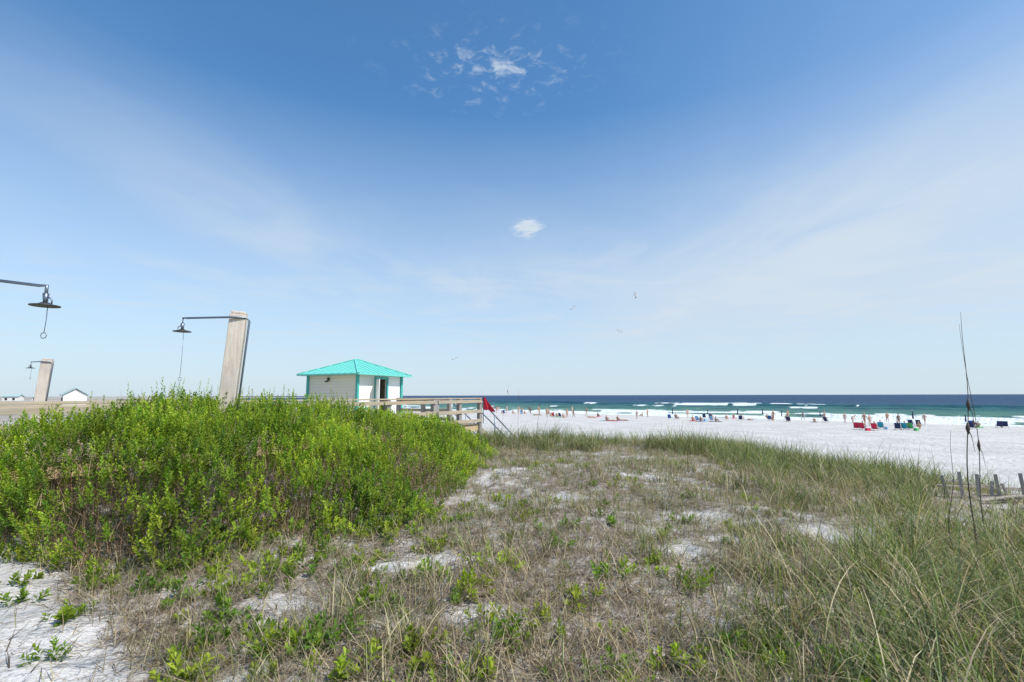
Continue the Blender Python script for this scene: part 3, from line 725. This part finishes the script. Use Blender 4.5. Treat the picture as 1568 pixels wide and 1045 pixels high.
# ------------------------------------------------------------------ people
def skin_mesh(name, J, E, root):
    bm = bmesh.new(); lay = bm.verts.layers.skin.verify(); vm = {}
    for k, (co, r) in J.items():
        v = bm.verts.new(co); v[lay].radius = r if isinstance(r, tuple) else (r, r); v[lay].use_root = (k == root); vm[k] = v
    for a, b_ in E: bm.edges.new((vm[a], vm[b_]))
    me = bpy.data.meshes.new(name); bm.to_mesh(me); bm.free()
    o = bpy.data.objects.new(name, me); sc.collection.objects.link(o)
    o.modifiers.new("s", 'SKIN'); m = o.modifiers.new("u", 'SUBSURF'); m.levels = 1; m.render_levels = 1
    dg = bpy.context.evaluated_depsgraph_get(); dg.update()
    res = bpy.data.meshes.new_from_object(o.evaluated_get(dg))
    bpy.data.objects.remove(o)
    return res
def person_mesh(name, P, hd):
    V = Vector; J = {}; E = []
    rad = dict(pelvis=(.15, .11), spine=(.125, .095), chest=(.155, .105), neck=.055, hb=.05)
    for k in ("pelvis", "spine", "chest", "neck", "hb"): J[k] = (P[k], rad[k])
    E += [("pelvis", "spine"), ("spine", "chest"), ("chest", "neck"), ("neck", "hb")]
    for s in "LR":
        for k, r in (("sh", .06), ("el", .042), ("wr", .027), ("pa", (.036, .022)), ("hip", .088), ("kn", .058), ("an", .038), ("toe", (.04, .03))):
            J[k+s] = (P[k+s], r)
        E += [("chest", "sh"+s), ("sh"+s, "el"+s), ("el"+s, "wr"+s), ("wr"+s, "pa"+s), ("pelvis", "hip"+s), ("hip"+s, "kn"+s), ("kn"+s, "an"+s), ("an"+s, "toe"+s)]
        d = (V(P["pa"+s])-V(P["wr"+s])).normalized(); sd = d.cross(V((1, 0, .2))).normalized()
        for i, (o, l) in enumerate(((-.03, .065), (-.01, .08), (.01, .076), (.03, .06))):
            b0 = V(P["pa"+s])+sd*o+d*.03; b1 = b0+d*l*.55; b2 = b1+d*l*.4+V((0, 0, -.01))
            for j, (q, r) in enumerate(((b0, .010), (b1, .009), (b2, .007))): J[f"f{s}{i}{j}"] = (tuple(q), r)
            E += [("pa"+s, f"f{s}{i}0"), (f"f{s}{i}0", f"f{s}{i}1"), (f"f{s}{i}1", f"f{s}{i}2")]
        t0 = V(P["pa"+s])-sd*.035-d*.01; t1 = t0-sd*.025+d*.03
        J["t"+s] = (tuple(t0), .012); J["u"+s] = (tuple(t1), .009); E += [("pa"+s, "t"+s), ("t"+s, "u"+s)]
    me = skin_mesh(name, J, E, "pelvis")
    bm = bmesh.new(); bm.from_mesh(me)
    def seg(p, a, b_):
        a = V(a); b_ = V(b_); t = max(0, min(1, (p-a).dot(b_-a)/max(1e-6, (b_-a).length_squared))); return (p-a-(b_-a)*t).length, t
    segs = [("pelvis", "spine", 2), ("spine", "chest", 1), ("chest", "neck", 1), ("neck", "hb", 0)]
    for s in "LR": segs += [("chest", "sh"+s, 1), ("sh"+s, "el"+s, 5), ("el"+s, "wr"+s, 0), ("wr"+s, "pa"+s, 0), ("pelvis", "hip"+s, 2), ("hip"+s, "kn"+s, 6), ("kn"+s, "an"+s, 0), ("an"+s, "toe"+s, 0)]
    for f in bm.faces:
        c = f.calc_center_median(); best = (9, 0, 0)
        for a, b_, m in segs:
            d, t = seg(c, P[a], P[b_])
            if d < best[0]: best = (d, m, t)
        m = best[1]
        if m == 5: m = 1 if best[2] < .5 else 0
        if m == 6: m = 2 if best[2] < .6 else 0
        f.material_index = m; f.smooth = True
    hb = V(P["hb"]); up = (hb-V(P["neck"])).normalized(); up = V((up.x*.5, up.y*.5, up.z if up.z > .3 else .6)).normalized() if hd != 'lie' else V((0, .9, .3)).normalized()
    fw = V((0, -1, 0)) if hd != 'lie' else V((0, -.3, 1)); fw = (fw-up*fw.dot(up)).normalized(); sx = up.cross(fw)
    c = hb+up*.085+fw*.012
    def ell(cc, rx, ry, rz, mi, cut=None, n=12):
        r_ = bmesh.ops.create_uvsphere(bm, u_segments=n, v_segments=max(6, n-2), radius=1)
        vs = r_["verts"]
        for v in vs:
            l = v.co.copy()
            if mi == 0 and rz > .1 and l.z < 0: l.x *= 1+.28*l.z; l.y *= 1+.12*l.z
            v.co = cc+sx*l.x*rx+fw*l.y*ry+up*l.z*rz
        fs = {f for v in vs for f in v.link_faces}
        for f in fs:
            f.material_index = mi; f.smooth = True
        if cut:
            dl = [f for f in fs if cut((f.calc_center_median()-cc))]
            bmesh.ops.delete(bm, geom=dl, context='FACES')
    ell(c, .076, .095, .118, 0)
    ell(c-fw*.012+up*.014, .086, .098, .120, 3, cut=lambda q: (q.dot(fw) > .045 and q.dot(up) < .07) or q.dot(up) < -.07)
    ell(c+fw*.098-up*.01, .013, .018, .022, 0, n=6)
    for q in (-1, 1):
        ell(c+fw*.085+sx*.03*q+up*.01, .012, .008, .008, 4, n=6); ell(c+sx*.078*q-fw*.005, .010, .018, .028, 0, n=6)
    ell(c+fw*.088-up*.05, .024, .008, .006, 5, n=6)
    bm.to_mesh(me); bm.free()
    return me
def mirror(d):
    o = {}
    for k, v in d.items():
        if k.endswith("*"): o[k[:-1]+"L"] = v; o[k[:-1]+"R"] = (-v[0], v[1], v[2])
        else: o[k] = v
    return o
stand = mirror({"pelvis": (0, 0, .94), "spine": (0, 0, 1.12), "chest": (0, .01, 1.33), "neck": (0, .01, 1.47), "hb": (0, 0, 1.53), "sh*": (.165, .01, 1.40), "el*": (.225, .04, 1.13), "wr*": (.24, -.03, .89), "pa*": (.24, -.045, .82),
                "hip*": (.088, 0, .87), "kn*": (.10, -.015, .48), "an*": (.105, .03, .08), "toe*": (.12, -.12, .035)})
walk = dict(stand); walk.update({"knL": (.09, -.22, .50), "anL": (.09, -.27, .10), "toeL": (.09, -.41, .06), "knR": (-.09, .08, .47), "anR": (-.09, .32, .15), "toeR": (-.09, .27, .04), "elL": (.23, .12, 1.14), "wrL": (.23, .10, .90), "paL": (.23, .08, .83), "elR": (-.23, -.08, 1.15), "wrR": (-.21, -.24, .98), "paR": (-.20, -.30, .95)})
sit = mirror({"pelvis": (0, .05, .33), "spine": (0, .12, .48), "chest": (0, .22, .68), "neck": (0, .26, .82), "hb": (0, .25, .88), "sh*": (.165, .22, .75), "el*": (.27, .06, .53), "wr*": (.24, -.18, .48), "pa*": (.24, -.25, .47),
              "hip*": (.09, -.02, .31), "kn*": (.13, -.42, .43), "an*": (.13, -.70, .08), "toe*": (.14, -.84, .06)})
gsit = mirror({"pelvis": (0, 0, .12), "spine": (0, .03, .28), "chest": (0, .0, .50), "neck": (0, -.03, .64), "hb": (0, -.05, .70), "sh*": (.165, -.01, .57), "el*": (.25, -.16, .38), "wr*": (.14, -.38, .40), "pa*": (.09, -.42, .39),
               "hip*": (.09, -.05, .11), "kn*": (.13, -.40, .42), "an*": (.12, -.58, .07), "toe*": (.12, -.72, .04)})
lie = mirror({"pelvis": (0, 0, .12), "spine": (0, .18, .12), "chest": (0, .38, .14), "neck": (0, .52, .15), "hb": (0, .57, .16), "sh*": (.165, .44, .12), "el*": (.28, .25, .07), "wr*": (.25, .02, .06), "pa*": (.25, -.05, .05),
              "hip*": (.09, -.06, .11), "kn*": (.12, -.46, .16), "an*": (.13, -.86, .05), "toe*": (.14, -.92, .16)})
bend = dict(stand); bend.update(mirror({"pelvis": (0, .14, .90), "spine": (0, .04, 1.05), "chest": (0, -.16, 1.14), "neck": (0, -.29, 1.16), "hb": (0, -.35, 1.17), "sh*": (.165, -.2, 1.12), "el*": (.2, -.26, .84), "wr*": (.17, -.34, .62), "pa*": (.16, -.36, .55), "hip*": (.09, .13, .84)}))
MESH = {k: person_mesh("person_"+k, p, "lie" if k == "lie" else "up") for k, p in dict(stand=stand, walk=walk, sit=sit, gsit=gsit, lie=lie, bend=bend).items()}
SK = [plain("skin_light", (.62, .38, .27), .6, 0, .05, 4, 0), plain("skin_tan", (.48, .27, .17), .6, 0, .05, 4, 0), plain("skin_dark", (.22, .12, .08), .6, 0, .05, 4, 0)]
CLN = {"red": (.62, .03, .08), "blue": (.03, .11, .34), "navy": (.02, .03, .10), "teal": (.02, .32, .42), "white": (.7, .7, .7), "pink": (.80, .15, .35), "green": (.08, .45, .14), "orange": (.80, .25, .05), "black": (.02, .02, .025), "grey": (.3, .3, .32), "sky": (.25, .50, .75), "purple": (.25, .08, .40)}
CL = {k: plain("cloth_"+k, v, .85, 0, .08, 6, 0) for k, v in CLN.items()}
HR = [plain("hair_brown", (.06, .035, .02), .7, 0, .1, 9, 0), plain("hair_blond", (.35, .24, .11), .7, 0, .1, 9, 0), plain("hair_black", (.015, .013, .012), .7, 0, .1, 9, 0)]
LIP = plain("lips", (.4, .13, .11), .6, 0, .05, 4, 0)
for me in MESH.values():
    me.materials.clear()
    for m in (SK[0], CL["blue"], CL["navy"], HR[0], HR[2], LIP): me.materials.append(m)
def at(t, d): return (t*d, d)
def person(pose, x, y, rz, top=None, sh=None, dz=0, s=1.0):
    o = bpy.data.objects.new("beachgoer", MESH[pose]); sc.collection.objects.link(o)
    o.location = (x, y, float(H(x, y))+dz); o.rotation_euler = (0, 0, rz); o.scale = (s, s, s)
    sk = random.choice(SK[:2]+SK[:2]+SK[2:])
    ms = [sk, CL[top] if top else sk, CL[sh or random.choice(list(CL))], random.choice(HR), HR[2], LIP]
    for sl, m in zip(o.material_slots, ms): sl.link = 'OBJECT'; sl.material = m
    return o
def chair_mesh():
    bm = bmesh.new()
    for s in (-.28, .28):
        tube(bm, [(s, -.32, .02), (s, -.30, .26), (s, .12, .22), (s, .42, .86)], .014, 6, 0)
        tube(bm, [(s, .30, .02), (s, .10, .24), (s, -.05, .44)], .014, 6, 0)
        tube(bm, [(s, -.28, .45), (s, .26, .47)], .022, 6, 0); tube(bm, [(s, -.30, .25), (s, -.28, .45)], .012, 6, 0)
        tube(bm, [(s, -.34, .02), (s, .34, .02)], .013, 6, 0)
    tube(bm, [(-.28, .42, .86), (.28, .42, .86)], .014, 6, 0); tube(bm, [(-.28, -.30, .26), (.28, -.30, .26)], .014, 6, 0)
    prof = [(-.30, .26), (-.1, .215), (.12, .21), (.2, .36), (.31, .62), (.42, .86)]
    rows = [[bm.verts.new((x, y+(.02*(1-abs(x)/.27) if i > 2 else 0), z-(.03*(1-(x/.27)**2) if i < 3 else 0))) for x in (-.27, -.13, 0, .13, .27)] for i, (y, z) in enumerate(prof)]
    for i in range(5):
        for j in range(4):
            f = bm.faces.new((rows[i][j], rows[i][j+1], rows[i+1][j+1], rows[i+1][j])); f.material_index = 1; f.smooth = True
    me = bpy.data.meshes.new("beach_chair"); bm.to_mesh(me); bm.free(); me.materials.append(METAL); me.materials.append(CL["blue"]); return me
CHM = chair_mesh()
def chair(x, y, rz, col, s=1.0):
    o = bpy.data.objects.new("beach_chair", CHM); sc.collection.objects.link(o); o.location = (x, y, float(H(x, y))); o.rotation_euler = (0, 0, rz); o.scale = (s,)*3
    for sl, m in zip(o.material_slots, (METAL, CL[col])): sl.link = 'OBJECT'; sl.material = m
def umb_mesh():
    bm = bmesh.new()
    tube(bm, [(0, 0, -.2), (0, 0, 2.3)], .022, 8, 0)
    n = 16; prof = [(1.0, .07), (1.15, .09), (1.45, .075), (1.75, .055), (2.1, .035), (2.22, .02)]
    rg = [[bm.verts.new((math.cos(k*2*math.pi/n)*r*(1.25 if k % 2 else .7), math.sin(k*2*math.pi/n)*r*(1.25 if k % 2 else .7), z)) for k in range(n)] for z, r in prof]
    for i in range(len(rg)-1):
        for k in range(n):
            f = bm.faces.new((rg[i][k], rg[i][(k+1) % n], rg[i+1][(k+1) % n], rg[i+1][k])); f.material_index = 1
    tube(bm, [(0, 0, 1.45), (0, 0, 1.5)], .09, 10, 1)
    me = bpy.data.meshes.new("beach_umbrella"); bm.to_mesh(me); bm.free(); me.materials.append(WHITE); me.materials.append(CL["navy"]); return me
UM = umb_mesh()
def umb(x, y, col="navy", s=1.0):
    o = bpy.data.objects.new("beach_umbrella", UM); sc.collection.objects.link(o); o.location = (x, y, float(H(x, y))); o.scale = (s,)*3; o.rotation_euler = (random.uniform(-.04, .04), random.uniform(-.04, .04), random.random())
    for sl, m in zip(o.material_slots, (WHITE, CL[col])): sl.link = 'OBJECT'; sl.material = m
def towel(x, y, rz, col):
    bm = bmesh.new(); g = [[bm.verts.new((-.45+.9*i/4, -1+2*j/8, .02+.02*math.sin(i*2+j*1.7))) for j in range(9)] for i in range(5)]
    for i in range(4):
        for j in range(8): bm.faces.new((g[i][j], g[i+1][j], g[i+1][j+1], g[i][j+1]))
    o = obj("beach_towel", bm, CL[col]); o.location = (x, y, float(H(x, y))+.01); o.rotation_euler = (0, 0, rz)
    m = o.modifiers.new("s", 'SOLIDIFY'); m.thickness = .012
def cooler(x, y, rz, col):
    bm = bmesh.new(); beam(bm, (-.25, 0, .16), (.25, 0, .16), .3, .32, mi=0); beam(bm, (-.265, 0, .36), (.265, 0, .36), .32, .07, mi=1); tube(bm, [(-.27, -.1, .3), (-.31, -.1, .3), (-.31, .1, .3), (-.27, .1, .3)], .012, 6, 1); tube(bm, [(.27, -.1, .3), (.31, -.1, .3), (.31, .1, .3), (.27, .1, .3)], .012, 6, 1)
    o = obj("cooler", bm, [CL[col], WHITE], bevel=.02); o.location = (x, y, float(H(x, y))); o.rotation_euler = (0, 0, rz)
SEA = math.atan2(.681, -.732)
def T_(X): return (X-784)/740/1.012
cols = list(CL)
for X, d, nch in ((1030, 86, 2), (1084, 91, 2), (1129, 83, 1), (1168, 86, 1), (1197, 79, 1), (1256, 78, 1), (1398, 67, 2), (1478, 61, 1)):
    x, y = at(T_(X), d); umb(x, y, "navy", random.uniform(.8, 1.0))
    for s in ((-.65, .65) if nch == 2 else (.6,)):
        chair(x+.73*s+random.uniform(-.4, .4), y-.68*s+random.uniform(-.5, .5), SEA+random.uniform(-.4, .4), random.choice(["blue", "blue", "navy", "navy"]), .95)
    if random.random() < .8: person('sit', x+.5, y-.45, SEA, random.choice([None, "red", "white"]), None, .02)
PEOPLE = [(975, 86, 'stand', 'orange', 'navy', 2.6), (868, 92, 'stand', None, 'red', 0), (878, 92, 'walk', None, 'blue', 1.5), (852, 95, 'gsit', 'pink', 'black', SEA), (843, 96, 'gsit', None, 'red', SEA),
        (837, 95, 'stand', 'blue', 'white', 3), (928, 80, 'gsit', 'red', 'red', 2.2), (936, 79, 'lie', None, 'orange', 1.2), (945, 80, 'gsit', 'white', 'pink', SEA), (953, 81, 'lie', 'pink', 'pink', 2), (1060, 80, 'gsit', 'white', 'green', SEA),
        (1072, 79, 'gsit', None, 'teal', SEA), (1095, 78, 'gsit', 'sky', 'navy', 1.), (1293, 75, 'stand', 'green', 'black', 2.5), (1305, 75, 'bend', None, 'orange', 1.5), (1331, 66, 'stand', 'pink', 'teal', 3.0), (1323, 66, 'walk', 'white', 'pink', 2),
        (1375, 68, 'stand', 'black', 'navy', 3.0), (1405, 60, 'gsit', 'white', 'grey', SEA), (1532, 66, 'gsit', 'navy', 'navy', SEA), (1262, 80, 'walk', 'white', 'red', 4),
        (760, 118, 'stand', 'orange', 'blue', 3), (768, 115, 'gsit', 'red', 'red', SEA), (776, 118, 'walk', None, 'green', 1), (785, 112, 'gsit', 'blue', 'blue', SEA), (793, 110, 'stand', 'white', 'navy', 2), (803, 112, 'gsit', 'teal', 'pink', SEA), (812, 108, 'walk', None, 'red', 2.8),
        (755, 122, 'stand', 'teal', 'navy', 1), (822, 104, 'lie', None, 'purple', 1.7), (898, 100, 'walk', 'grey', 'black', 5), (905, 93, 'lie', None, 'blue', 1), (1182, 84, 'gsit', None, 'green', SEA), (1148, 84, 'lie', 'pink', 'pink', SEA),
        (915, 96, 'gsit', 'orange', 'red', SEA), (1112, 86, 'gsit', 'red', 'navy', SEA), (1207, 79, 'gsit', 'pink', 'navy', SEA), (1246, 77, 'gsit', 'orange', 'blue', SEA), (1415, 70, 'walk', 'white', 'navy', 2), (1496, 64, 'gsit', 'red', 'blue', SEA),
        (826, 106, 'stand', 'pink', 'red', 1), (840, 100, 'walk', None, 'orange', 4), (862, 90, 'gsit', 'blue', 'red', SEA)]
for i in range(18):
    X = random.choice([random.uniform(752, 900), random.uniform(752, 900), random.uniform(900, 1290), random.uniform(1290, 1560)])
    t = T_(X); dmax = 145/(1+.93*t)
    PEOPLE.append((X, dmax*random.uniform(.80, .99), random.choice(['stand', 'walk', 'gsit', 'gsit', 'gsit', 'bend']), random.choice([None, None, 'red', 'pink', 'white', 'blue', 'teal', 'orange']), random.choice(cols), random.uniform(0, 6.28)))
for X, d, p, tp, sh, rz in PEOPLE:
    x, y = at(T_(X), d); person(p, x, y, rz, tp, sh, s=random.uniform(.9, 1.06))
    if p == 'lie': towel(x, y, rz, random.choice(cols))
    elif p == 'gsit' and random.random() < .5: towel(x, y, rz, random.choice(cols))
for i, X in enumerate((1310, 1320, 1338)):
    x, y = at(T_(X), 59-.8*i); chair(x, y, SEA+random.uniform(-.5, .5), "red", 1.0)
    if i in (1, 2): person('sit', x, y, SEA, "red", "navy", .03)
x, y = at(T_(1347), 60.5); chair(x, y, SEA, "teal"); person('sit', x, y, SEA, "teal", "blue", .02)
for X, c in ((1373, "navy"), (1384, "teal"), (1393, "green")):
    x, y = at(T_(X), 58.5); chair(x, y, SEA+random.uniform(-.3, .3), c); 
    if c != "green": person('sit', x, y, SEA, c, "black", .02)
x, y = at(T_(1401), 57); cooler(x, y, .4, "green"); x, y = at(T_(1355), 59.5); cooler(x, y, .8, "sky"); x, y = at(T_(1080), 79); cooler(x, y, .3, "sky"); x, y = at(T_(1327), 57); cooler(x, y, .1, "red")
for X, c, d in ((1528, "navy", 64), (1537, "navy", 64), (1486, "blue", 65), (1068, "sky", 79), (1090, "sky", 80), (858, "navy", 93), (848, "red", 94), (772, "blue", 113), (799, "sky", 109)):
    x, y = at(T_(X), d); chair(x, y, SEA+random.uniform(-.3, .3), c)

# ------------------------------------------------------------------ gulls
GW = plain("gull_feathers", (.75, .75, .76), .8, 0, .06, 5, 0); GT = plain("gull_wing_tip", (.12, .12, .13), .8, 0, .1, 5, 0)
def gull(x, y, z, rz, bank):
    bm = bmesh.new()
    tube(bm, [(0, -.24, .02), (0, -.19, .03), (0, -.13, .02), (0, 0, 0), (0, .14, .0), (0, .26, .01), (0, .34, .01)], [.006, .03, .045, .065, .05, .025, .03], 10)
    tube(bm, [(0, -.22, .025), (0, -.28, .01)], [.012, .003], 6, 1)
    for s in (-1, 1):
        pr = [(0.03, -.07, .11, .02), (.28, -.13, .06, .13), (.52, -.05, .08, .10), (.70, .08, .12, .04)]
        rw = [(bm.verts.new((s*a, b_, h)), bm.verts.new((s*a, c_+.04, h))) for a, b_, c_, h in pr]
        for i in range(3):
            f = bm.faces.new((rw[i][0], rw[i+1][0], rw[i+1][1], rw[i][1])); f.material_index = 1 if i == 2 else 0
    o = obj("seagull", bm, [GW, GT]); o.location = (x, y, z); o.rotation_euler = (bank, .3, rz); m = o.modifiers.new("s", 'SOLIDIFY'); m.thickness = .012
gull(13.5, 52, 4.9+10.8, 1.2, .3); gull(10.3, 80, 4.9+14.5, 2, .1); gull(20.2, 90, 4.9+11.9, .6, -.2); gull(-10, 85, 4.9+6.4, 2.5, .2)

# ------------------------------------------------------------------ world
w = bpy.data.worlds.new("World"); sc.world = w; w.use_nodes = True
nt = w.node_tree; nt.nodes.clear(); b = NB(nt)
out = nt.nodes.new("ShaderNodeOutputWorld"); bg = nt.nodes.new("ShaderNodeBackground")
az = math.radians(118); elv = math.radians(52)
sky = nt.nodes.new("ShaderNodeTexSky"); sky.sky_type = 'NISHITA'; sky.sun_disc = False; sky.sun_elevation = elv; sky.sun_rotation = az
sky.air_density = 1.0; sky.dust_density = .5; sky.ozone_density = 2.0; sky.altitude = 0
tc = nt.nodes.new("ShaderNodeTexCoord"); sp = nt.nodes.new("ShaderNodeSeparateXYZ"); nt.links.new(tc.outputs["Generated"], sp.inputs[0])
zc = b.m('MAXIMUM', sp.outputs[2], .02)
cx = b.m('DIVIDE', sp.outputs[0], zc); cy = b.m('DIVIDE', sp.outputs[1], zc)
def comb(a, c, d=0.0):
    n = nt.nodes.new("ShaderNodeCombineXYZ"); b.put(n.inputs[0], a); b.put(n.inputs[1], c); b.put(n.inputs[2], d); return n.outputs[0]
def gauss(x0, y0, sx, sy):
    a = b.m('DIVIDE', b.m('SUBTRACT', cx, x0), sx); c = b.m('DIVIDE', b.m('SUBTRACT', cy, y0), sy)
    return b.m('EXPONENT', b.m('MULTIPLY', b.m('ADD', b.m('MULTIPLY', a, a), b.m('MULTIPLY', c, c)), -1.0))
wisp = b.noise(comb(b.m('MULTIPLY', cx, 1.5), b.m('MULTIPLY', cy, .6), 3.1), .95, 7, .55, .6)
wisp2 = b.noise(comb(b.m('MULTIPLY', cx, .8), b.m('MULTIPLY', cy, .8), 8.1), 1.1, 7, .6, .9)
big = b.m('ADD', gauss(-1.5, 2.5, .40, 1.3), gauss(1.9, 2.7, .9, 1.7))
big = b.m('ADD', big, gauss(-.3, 4.4, 1.2, 1.2))
big = b.m('MULTIPLY', big, b.rng(wisp, .25, .72))
gen = b.m('MULTIPLY', b.m('MULTIPLY', b.rng(wisp2, .45, .72), b.rng(cy, 1.6, 4.5, .02, .5)), b.rng(sp.outputs[2], .04, .14))
fine = b.noise(comb(cx, cy, 1.7), 17, 9, .66, .4)
f1 = b.m('MULTIPLY', b.rng(b.m('ADD', fine, b.m('MULTIPLY', gauss(-.03, 1.37, .16, .13), .10)), .53, .82), gauss(-.05, 1.40, .25, .17))
fine2 = b.noise(comb(b.m('ADD', cx, b.m('MULTIPLY', cy, .5)), cy, 5.7), 7, 8, .68, .5)
f2 = b.m('MULTIPLY', b.rng(b.m('ADD', fine2, b.m('MULTIPLY', gauss(.09, 2.80, .13, .24), .5)), .74, 1.06), gauss(.09, 2.82, .25, .4))
haze = b.m('ADD', b.m('MULTIPLY', b.rng(cx, .1, 2.2, 0, .28), b.rng(sp.outputs[2], .05, .2)), b.rng(sp.outputs[2], .0, .52, .90, .0, smooth=False))
cl = b.m('ADD', b.m('MULTIPLY', big, .32), b.m('MULTIPLY', gen, .36))
cl = b.m('ADD', cl, b.m('ADD', b.m('MULTIPLY', f1, .8), b.m('MULTIPLY', f2, .8)))
cl = b.m('ADD', cl, haze, clamp=True); cl = b.m('MINIMUM', cl, .96)
base = b.mix(1.0, sky.outputs[0], (.84, 1.38, 1.66), 'MULTIPLY')
colr = b.mix(cl, base, (5.9, 6.75, 7.6))
nt.links.new(colr, bg.inputs[0]); bg.inputs[1].default_value = .112
nt.links.new(bg.outputs[0], out.inputs[0])

sl = bpy.data.lights.new("sun", 'SUN'); sl.energy = 5.0; sl.angle = math.radians(.5); sl.color = (1, .95, .87)
so = bpy.data.objects.new("sun", sl); sc.collection.objects.link(so)
sd = Vector((math.sin(az)*math.cos(elv), math.cos(az)*math.cos(elv), math.sin(elv)))
so.rotation_euler = sd.to_track_quat('Z', 'Y').to_euler()

cam = bpy.data.cameras.new("camera"); co = bpy.data.objects.new("camera", cam); sc.collection.objects.link(co)
cam.lens = 17; cam.sensor_width = 36; cam.clip_start = .05; cam.clip_end = 40000
co.location = (0, 0, EYE)
co.rotation_euler = (Matrix.Rotation(math.radians(96.4), 3, 'X') @ Matrix.Rotation(math.radians(-.15), 3, 'Z')).to_euler()
sc.camera = co
sc.view_settings.view_transform = 'Standard'; sc.view_settings.look = 'None'; sc.view_settings.exposure = 0; sc.view_settings.gamma = 1
